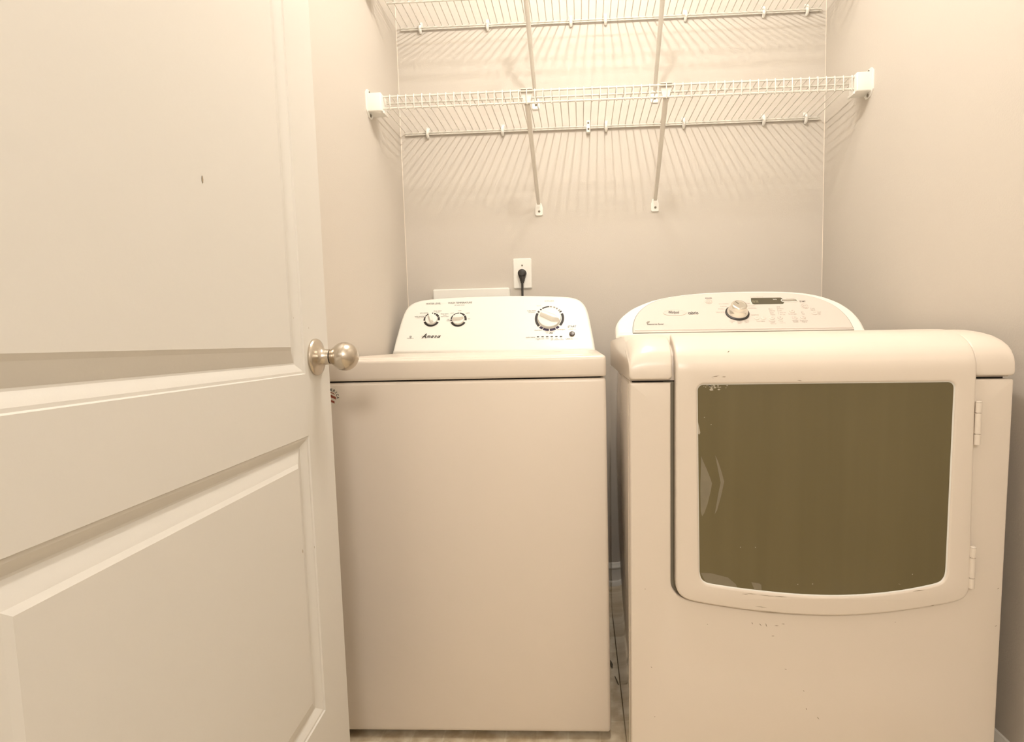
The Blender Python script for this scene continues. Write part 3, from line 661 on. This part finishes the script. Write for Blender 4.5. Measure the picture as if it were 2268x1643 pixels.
# corner caps
for side, xa, xb in (('l', dx0-.0015, bl2-gp-.001), ('r', brt2+gp-.001, dx1+.0015)):
    r = round_poly([(xa, .8705), (xb, .8705), (xb, VT+.04), (xa, VT+.04)], [.008, .008, .02, .035] if side == 'l' else [.008, .008, .008, .02], 6)
    bm = plate([r], .020, .0045, 3)
    cut(bm, [a+d for a in acc[1:10] for d in (0, .004)], 'y'); cut(bm, [xa+q if side == 'l' else xb-q for q in (.004, .008, .012, .018, .025, .035, .047)], 'x')
    bm = wrap(bm, .0015); PD(obj('corner_cap', bm, M_PLAS if 0 else M_WASH, dr, ang=50))
# door with window opening
DW = lambda x, y: (lambda p: (p[0], p[2]))(unlean(at(x, y, 'y', DY)))
win = [DW(1545, 853), DW(2113, 843.5), DW(2106, 1180)]
wtop = (DW(1545, 853)[1]+DW(2113, 844)[1])/2
wl = DW(1545, 860)[0]; wr = DW(2117, 860)[0]
wb = [DW(1549.5, 1270), DW(1553, 1284), DW(1562, 1293), DW(1580, 1298), DW(1640, 1306.5), DW(1700, 1313), DW(1760, 1318), DW(1820, 1320.5), DW(1880, 1320), DW(1940, 1316), DW(2000, 1308.5), DW(2050, 1299), DW(2078, 1292), DW(2090, 1285), DW(2097, 1272), DW(2099, 1255)]
wb = spline(wb, 3); hole = wb+round_poly([wb[-1], (wr, wtop), (wl, wtop), wb[0]], [0, .012, .012, 0], 5)[1:-1]
dloop = door_loop()
bm = plate([dloop, hole], .026, .0055, 4)
cut(bm, [a+d for a in acc[1:10] for d in (0, .004)], 'y')
# keep the roll flat with the caps: full thickness in front, thin over the top
for v in bm.verts:
    y, z = prof(v.co.y, v.co.z+.013-.007*max(0, min(1, (v.co.y-.895)/.045))); v.co = Vector((v.co.x, y, z))
DOOR = PD(obj('dryer_door', bm, M_WASH, dr, ang=50))
bm = bmesh.new(); h2 = hole
loft(bm, [[Vector((a, y, b_)) for a, b_ in l] for y, l in ((-.9760, inset(h2, -.003)), (-.9795, inset(h2, -.003)))])
PD(obj('window_glass', bm, M_GLASS, DOOR, ang=20, label='dark olive tinted glass'))
bm = bmesh.new()
h3 = inset(h2, -.001); h4 = inset(h2, .0009)
loft(bm, [[Vector((a, y, b_)) for a, b_ in l] for y, l in ((-.9797, h3), (-.9820, h3), (-.9805, h4), (-.9797, h4))], cap=(False, False))
PD(obj('window_rim', bm, M_PLAS, DOOR, ang=50, label='pale rim round the glass'))
# residue and chips on the glass
def gl(x, y): p = unlean(at(x, y, 'y', -.9797)); return Vector((p[0], -.9798, p[2]))
def blob(bm, pts): bm.faces.new([bm.verts.new(gl(*p)) for p in pts])
for pts_ in (
    [(1553, 1012), (1556, 1020), (1565, 1040), (1573, 1060), (1577, 1072), (1574, 1090), (1567, 1118), (1560, 1138), (1555, 1145), (1552, 1135), (1551, 1080)],
    [(1584, 1010), (1590, 1022), (1598, 1046), (1604, 1068), (1597, 1100), (1588, 1132), (1583, 1140), (1590, 1100), (1596, 1070), (1590, 1040)],
    [(1552, 1270), (1575, 1271), (1612, 1280), (1630, 1295), (1633, 1303), (1600, 1299), (1564, 1293)],
    [(1664, 1290), (1682, 1293), (1686, 1296), (1687, 1310), (1672, 1309)]):
    bm = bmesh.new(); blob(bm, pts_); PD(obj('film_residue', bm, M_FILM, DOOR, smooth=False, label='pale film residue on the glass'))
bm = bmesh.new()
random.seed(9)
for i in range(26):
    x = random.gauss(1578, 13); y = 855+abs(random.gauss(0, 4.2)); r_ = random.uniform(.8, 2.6)
    if x < 1550: continue
    blob(bm, [(x+r_*1.5*random.uniform(.4, 1)*math.cos(t), y+r_*random.uniform(.4, 1)*math.sin(t)) for t in [k*PI/3 for k in range(6)]])
blob(bm, [(1571, 865), (1577, 858), (1580, 866), (1574, 867)])
blob(bm, [(1545.5, 935), (1548, 945), (1551, 960), (1549, 964), (1545.5, 962)])
for x, y in ((1560, 926), (1640, 1213), (1673, 1213), (2021, 1270), (1800, 1293), (1767, 1294), (1575, 942)): blob(bm, [(x, y-1.2), (x+1.2, y), (x, y+1.2), (x-1.2, y)])
PD(obj('chipped_paint', bm, M_CHIP, DOOR, smooth=False, label='white flecks on the glass'))
# scuffs on the door frame and front panel
bm = bmesh.new()
def fl(x, y, yy): p = unlean(at(x, y, 'y', yy)); return Vector((p[0], yy, p[2]))
def mark(pts, yy): bm.faces.new([bm.verts.new(fl(x, y, yy)) for x, y in pts])
yd = dyf-.013-.0002; yp = dyf-.0002
for x, y, l, a in ((1585, 835, 9, -.2), (1603, 836, 5, -.1), (1578, 839, 4, .6), (1771, 843, 6, .1), (1664, 1316, 14, .08), (1700, 1320, 22, .10), (1728, 1322, 16, .04), (1650, 1317, 8, .1), (2035, 1306, 14, -.15), (1686, 1345, 14, .12), (1706, 1356, 30, .06), (2065, 1339, 5, -.2), (1613, 780, 3, -.8), (1992, 1292, 3, .2)):
    ca, sa = math.cos(a), math.sin(a); h_ = .8
    mark([(x-l*ca, y-l*sa), (x, y-h_), (x+l*ca, y+l*sa), (x+2, y+h_)], yd)
PD(obj('scuff_marks', bm, M_SCUFF, DOOR, smooth=False, label='thin brown scratches on the door frame'))
bm = bmesh.new()
for x, y, l, a in ((1666, 1381, 3, 1.0), (1684, 1384, 4, .8), (1697, 1385, 5, 1.2), (1720, 1386, 5, 0), (1712, 1409, 4, 0), (1735, 1382, 4, .1), (1983, 1376, 1.6, 0), (1567, 1384, 1.6, 0), (2211, 1300, 3, -.6), (2206, 1383, 3, -.6), (1443, 1480, 2, .6), (1429, 1307, 1.5, 0), (1780, 1530, 2.2, .5), (1786, 1570, 3, 1.1), (1812, 1590, 4, .9), (1740, 1482, 3, .2), (1450, 1590, 2, 0)):
    ca, sa = math.cos(a), math.sin(a)
    mark([(x-l*ca, y-l*sa), (x+.8*sa, y-.8), (x+l*ca, y+l*sa), (x-.8*sa, y+.8)], yp)
PD(obj('scuff_marks', bm, M_SCUFF, dr, smooth=False, label='small brown scratches on the front panel'))
# hinges
for (ha, hb) in (((2168.5, 888), (2167, 982)), ((2156, 1210), (2153, 1300))):
    (xa_, z0), (xb_, z1) = A_(*ha), A_(*hb)
    bm = bmesh.new(); xh = (xa_+xb_)/2; yh = -.983; hh = z0-z1; r_ = .0056
    for a, b_ in ((0, .24), (.255, .74), (.755, 1)): lathe(bm, [(z1+hh*(1-b_), r_), (z1+hh*(1-a)-.0004, r_)], (xh, yh, 0), (0, 0, 1), 16)
    lathe(bm, [(z0, r_), (z0+.002, r_*.8), (z0+.003, 0)], (xh, yh, 0), (0, 0, 1), 16); lathe(bm, [(z1, r_*.6), (z0, r_*.6)], (xh, yh, 0), (0, 0, 1), 12)
    PD(obj('door_hinge', bm, M_WASH, dr, ang=40))
# console
DF = Face((1.117, -.530, .9645), math.radians(40))
out = [(1358.5, 748.5), (1360, 734), (1364, 720), (1371, 708), (1382, 697), (1398, 685), (1420, 674), (1447, 664), (1480, 656.5), (1520, 650.5), (1570, 646), (1625, 643.3), (1680, 642), (1730, 642.2), (1772, 644.3), (1805, 649), (1835, 657), (1862, 668), (1884, 682), (1900, 697), (1912, 713), (1921, 732.5)]
lo = [DF.uv(*p) for p in spline(out)]; lo = [(max(dx0+.002, min(dx1-.002, u)), v) for u, v in lo]
lo = [(u, max(v, -.004)) for u, v in lo]; lo[0] = (lo[0][0], -.004); lo[-1] = (lo[-1][0], -.004)
PD(obj('console', console_shell(DF, lo, 0, 0, .958, -.25), M_PLAS, dr, ang=50))
inn = [(1402, 739.8), (1402, 727), (1404.5, 713), (1411, 699), (1422, 686.5), (1438, 675), (1460, 666), (1490, 659.5), (1530, 654.5), (1580, 650.8), (1635, 648.6), (1690, 647.8), (1735, 648.5), (1770, 651), (1800, 656.5), (1826, 665), (1848, 676), (1866, 690), (1880, 706), (1892, 728.5)]
li = [DF.uv(*p) for p in spline(inn)]
for nm, off, n0, m_, lb in (('panel_seam', -.0008, .0002, M_SEAM, 'dark outline round the control panel'), ('control_panel', .0008, .0010, M_PANEL, 'pale silver control panel face')):
    l = inset(li, off) if off else li
    bm = bmesh.new(); loft(bm, [[DF.P(u, v, n) for u, v in l] for n in (-.002, n0)]); PD(obj(nm, bm, m_, dr, smooth=False, label=lb))
sd_ = 1/770.
V = lambda x, y: DF.uv(x, y)
# lower rolled lip of the panel
a = V(1404, 733); b_ = V(1889, 722)
bm = bmesh.new(); tube(bm, [DF.P(a[0]+.002, a[1]-.0025, .0005), DF.P(b_[0]-.004, b_[1]-.0045, .0005)], .0035, 12); PD(obj('panel_lip', bm, M_PANEL, dr))
def S_(s, x, y, hpx, wpx=None, al='C', sh=0, bo=0):
    u, v = V(x, y); return (s, u, v, hpx*sd_*1.55, wpx*sd_*1.02 if wpx else None, al, sh, bo, 0)
dark = [S_('POWER', 1569, 661.6, 3.2, 15), S_('START', 1777, 667, 3.2, 13), S_('cabrio', 1535, 694.3, 7, 22, 'C', 0, .012), S_('Resource Saver', 1452, 720, 3.4, 35),
        S_('ECO NORMAL', 1603, 673.8, 2.4, 22), S_('CASUAL', 1602, 679.6, 2.6, 15), S_('TOWELS', 1597, 685.3, 2.6, 14), S_('DELICATE', 1595, 692.5, 2.8, 18),
        S_('TOUCH', 1621, 712, 2.6, 11), S_('UP', 1621, 715, 2.4, 4), S_('TIMED', 1638.5, 713.4, 2.6, 11), S_('DRY', 1638.5, 716.6, 2.6, 8), S_('QUICK', 1654, 711.3, 2.6, 11), S_('DRY', 1654, 714.4, 2.6, 8),
        S_('STEAM', 1655, 672.5, 2.4, 10), S_('HEAVY DUTY', 1662, 678, 2.4, 20), S_('NORMAL', 1666, 683, 2.6, 18), S_('SANITIZE', 1672, 698, 2.6, 16),
        S_('Time Adjust', 1684.5, 711.6, 2.8, 18), S_('Dryness', 1710, 711, 2.8, 13), S_('Level', 1711, 713.8, 2.8, 8), S_('Temp', 1729, 710.6, 2.8, 9), S_('Drum Light', 1755, 695, 2.8, 17),
        S_('Wrinkle', 1761, 709.8, 2.8, 12), S_('Shield', 1762, 712.6, 2.6, 10), S_('Damp Dry', 1780.5, 709.2, 2.8, 16), S_('Signal', 1781.5, 712.2, 2.6, 10), S_('Cycle', 1799, 682.5, 2.6, 9), S_('Signal', 1800, 685.8, 2.6, 9),
        S_('Loud', 1814, 690, 2.2, 7), S_('Soft', 1814, 692.6, 2.2, 6), S_('Off', 1814.5, 695.3, 2.2, 5),
        S_('More', 1706, 684.2, 2.4, 8), S_('Normal', 1711, 688.2, 2.4, 10), S_('Less', 1710, 692.6, 2.4, 6), S_('Damp', 1712.5, 696.8, 2.4, 8),
        S_('High', 1724, 679.2, 2.4, 7), S_('Medium', 1729, 683.4, 2.4, 11), S_('Low', 1728, 687.6, 2.4, 6), S_('Extra Low', 1733.5, 692, 2.4, 12), S_('Air Only', 1733, 696.4, 2.4, 11),
        S_('On', 1776.5, 690.3, 2.2, 4), S_('Off', 1779.5, 695.2, 2.2, 5)]
tb = text_bm(dark)
for x, y, l in ((1705, 684, 13), (1722.5, 679, 17.5)):       # bracket lines beside the option lists
    a = V(x-2.5, y); c_ = V(x+1.5, y+l); flat(tb, [(a[0], a[1]), (a[0]+.0006, a[1]), (c_[0]+.0006, c_[1]), (c_[0], c_[1])], .0002)
a = V(1774, 690); c_ = V(1777, 696); flat(tb, [(a[0], a[1]), (a[0]+.0006, a[1]), (c_[0]+.0006, c_[1]), (c_[0], c_[1])], .0002)
lf = [V(*p) for p in ((1432, 719), (1431.5, 716.5), (1434, 714.2), (1439.5, 713.6), (1438.5, 716.5), (1436, 718))]; flat(tb, lf, .0002)
PD(obj('printed_lettering', DF.map(tb, .0011), M_PRINT2, dr, smooth=False, label='grey brown lettering printed on the control panel'))
PD(obj('printed_lettering', DF.map(text_bm([S_('POWER', 1569, 661.6, 3.2, 15, 'C', 0, .01), S_('START', 1777, 667, 3.2, 13, 'C', 0, .01), S_('cabrio', 1535, 694.3, 7, 22, 'C', 0, .02), S_('Resource Saver', 1452, 720, 3.4, 35, 'C', 0, .01)]), .0013), M_PRINT, dr, smooth=False, label='darker headings and model word'))
for it_ in ([S_('Est. Time Remaining', 1675, 658, 2, 28), S_('Eco Monitor', 1750, 660.4, 2, 17), S_('Hold 3 sec', 1713, 717, 1.8, 12), S_('Custom Dry', 1733, 715, 1.8, 12)]): PD(obj('faint_lettering', DF.map(text_bm([it_]), .0011), M_PRINT2, dr, smooth=False))
# oval badge
c_ = V(1494, 694.6)
bm = bmesh.new()
def oval(F_, c, a, b_, n, N=36): return [F_.P(c[0]+a*math.cos(2*PI*k/N), c[1]+b_*math.sin(2*PI*k/N), n) for k in range(N)]
ao = 26.5*sd_; bo_ = 7.2*sd_*1.55
loft(bm, [oval(DF, c_, ao, bo_, .0008), oval(DF, c_, ao, bo_, .0022), oval(DF, c_, ao*.96, bo_*.90, .0030), oval(DF, c_, ao*.92, bo_*.82, .0022)])
bd = PD(obj('oval_badge', bm, M_PANEL, dr, ang=25, label='raised oval maker badge'))
PD(obj('badge_lettering', DF.map(text_bm([S_('Whirlpool', 1492.5, 694, 6.2, 23, 'C', .3, .02)]), .0024), M_PRINT, bd, smooth=False))
bm = bmesh.new(); ringseg(bm, V(1491, 694), .0135, .0142, d2(100), d2(200), .0026, 12, .5); PD(obj('badge_swirl', DF.map(bm), M_PRINT, bd, smooth=False))
# display
dp = [V(*p) for p in ((1662, 661.5), (1664, 660.3), (1728, 659.2), (1732.5, 661), (1731.5, 663.5), (1731, 667), (1736.5, 670), (1734, 673), (1670, 674.8), (1666, 673.5), (1663, 668))]
bm = bmesh.new(); loft(bm, [[DF.P(u, v, n) for u, v in inset(dp, -.0013)] for n in (.0008, .0014)]); ds = PD(obj('display_frame', bm, M_LIGHT, dr, smooth=False))
bm = bmesh.new(); loft(bm, [[DF.P(u, v, n) for u, v in dp] for n in (.001, .0019)]); PD(obj('display_screen', bm, M_DISP, ds, smooth=False, label='dark blank display'))
bm = text_bm([S_('88', 1672, 668.5, 6, 14, 'C', 0, .02)]); PD(obj('display_digits', DF.map(bm, .0020), M_DISP2, ds, smooth=False))
bm = text_bm([S_('Sensing', 1715, 663.2, 2.2, 8)]); PD(obj('display_lettering', DF.map(bm, .0020), M_LIGHT, ds, smooth=False))
# pill shaped monitor light
def pill(F_, c, a, b_, n0, n1, mt, nm, par, lb=None):
    l = round_poly([(c[0]-a, c[1]-b_), (c[0]+a, c[1]-b_), (c[0]+a, c[1]+b_), (c[0]-a, c[1]+b_)], b_*.98, 6)
    bm = bmesh.new(); loft(bm, [[F_.P(u, v, n) for u, v in (l if n != n1 else inset(l, .0004))] for n in (n0, (n0+n1)/2, n1)]); return PD(obj(nm, bm, mt, par, ang=50, label=lb))
c_ = V(1747, 665.3)
pm = pill(DF, c_, 18.5*sd_, 3.6*sd_*1.5, .0012, .0024, M_LIGHT, 'monitor_frame', dr)
pill(DF, c_, 17*sd_, 2.4*sd_*1.5, .002, .0028, M_SEAM, 'monitor_recess', pm); pill(DF, (c_[0]+.0, c_[1]), 15*sd_, 1.3*sd_*1.5, .0026, .0036, M_CHROME, 'monitor_bar', pm)
# push buttons
def button(x, y, a, b_, name='push_button', ringed=False, lbl=None):
    c = V(x, y); a *= sd_; b_ *= sd_*1.5
    bm = bmesh.new()
    if ringed: loft(bm, [oval(DF, c, a, b_, .0008, 28), oval(DF, c, a*.98, b_*.98, .0024, 28), oval(DF, c, a*.84, b_*.84, .0024, 28), oval(DF, c, a*.80, b_*.80, .0012, 28), oval(DF, c, a*.70, b_*.70, .0012, 28), oval(DF, c, a*.64, b_*.64, .0030, 28)])
    else: loft(bm, [oval(DF, c, a, b_, .0008, 24), oval(DF, c, a*.9, b_*.9, .0024, 24), oval(DF, c, a*.55, b_*.55, .0034, 24)])
    o = PD(obj(name, bm, M_PANEL, dr, ang=40, label=lbl)); return o, c
o, c = button(1569, 669, 8.5, 5.6, 'power_button', True); bm = bmesh.new(); ringseg(bm, c, .0030, .0037, d2(120), d2(420), .0032, 16); flat(bm, [(c[0]-.0004, c[1]), (c[0]+.0004, c[1]), (c[0]+.0004, c[1]+.0045), (c[0]-.0004, c[1]+.0045)], .0032); PD(obj('button_symbol', DF.map(bm), M_PRINT2, o, smooth=False))
o, c = button(1781.5, 677.6, 9, 6.2, 'start_button', True); PD(obj('button_symbol', DF.map(text_bm([('DII', c[0], c[1], .004, .008)]), .0031), M_PRINT2, o, smooth=False))
o, c = button(1803, 692.2, 7.5, 4.8, 'push_button'); PD(obj('button_symbol', DF.map(text_bm([('()))', c[0], c[1], .003, .007)]), .0036), M_PRINT2, o, smooth=False))
for x, y, s in ((1675.5, 704.6, 'v'), (1690, 704.4, '^'), (1709, 704.2, 'o'), (1727.5, 703.6, 'i'), (1753.5, 688.8, 'o'), (1759.5, 703.2, 'x'), (1778, 702.4, '(o)')):
    o, c = button(x, y, 6.2, 4.2); PD(obj('button_symbol', DF.map(text_bm([(s, c[0], c[1], .0035, .0045)]), .0035), M_PRINT2, o, smooth=False))
# selector knob
c = V(1632.5, 694.5); R_ = 27*sd_*.96
bm = bmesh.new(); lathe(bm, [(.0008, R_*1.0), (.004, R_), (.006, R_*.9), (.006, 0)], DF.P(*c), DF.N, 44); kb = PD(obj('selector_knob', bm, M_DARK, dr, label='chrome selector knob on a dark base ring'))
bm = bmesh.new(); lathe(bm, [(.005, R_*.88), (.010, R_*.86), (.016, R_*.76), (.020, R_*.70), (.021, R_*.70), (.030, R_*.66), (.0325, R_*.60), (.0335, R_*.50), (.0325, R_*.46), (.0325, 0)], DF.P(*c), DF.N, 44); PD(obj('knob_cap', bm, M_CHROME, kb, ang=35, label='chrome cap'))
bm = bmesh.new(); box(bm, (-.0007, R_*.1, .0325), (.0007, R_*.48, .0332)); 
for v in bm.verts: v.co = DF.P(c[0]+v.co.x*math.cos(.5)-v.co.y*math.sin(.5), c[1]+v.co.x*math.sin(.5)+v.co.y*math.cos(.5), v.co.z)
PD(obj('knob_pointer', bm, M_SEAM, kb))
# slight lean of the machine, as it stands in the photograph
dr.rotation_euler = (0, math.radians(.45), 0); dr.location.x -= LEAN*1.0

# ------------------------------------------------------------ litter on the floor in the gap
bm = bmesh.new(); p = at(1366, 1470, 'z', 0)
tube(bm, [(.722, -.505, .004), (.724, -.520, .006), (.728, -.532, .005), (.729, -.545, .003)], [.001, .005, .004, .001], 6)
tag(obj('lint_clump', bm, M_LINT), 'dark lint clump on the floor in the gap between the machines', 'lint')
bm = bmesh.new(); q = at(1366, 1507, 'z', .002); tube(bm, [(q[0]-.004, q[1]+.02, .002), (q[0], q[1], .003), (q[0]+.004, q[1]-.018, .002)], [.0008, .0018, .0008], 6)
tag(obj('plastic_sliver', bm, M_LINT), 'thin dark sliver lying on the floor nearer than the lint clump', 'scrap')
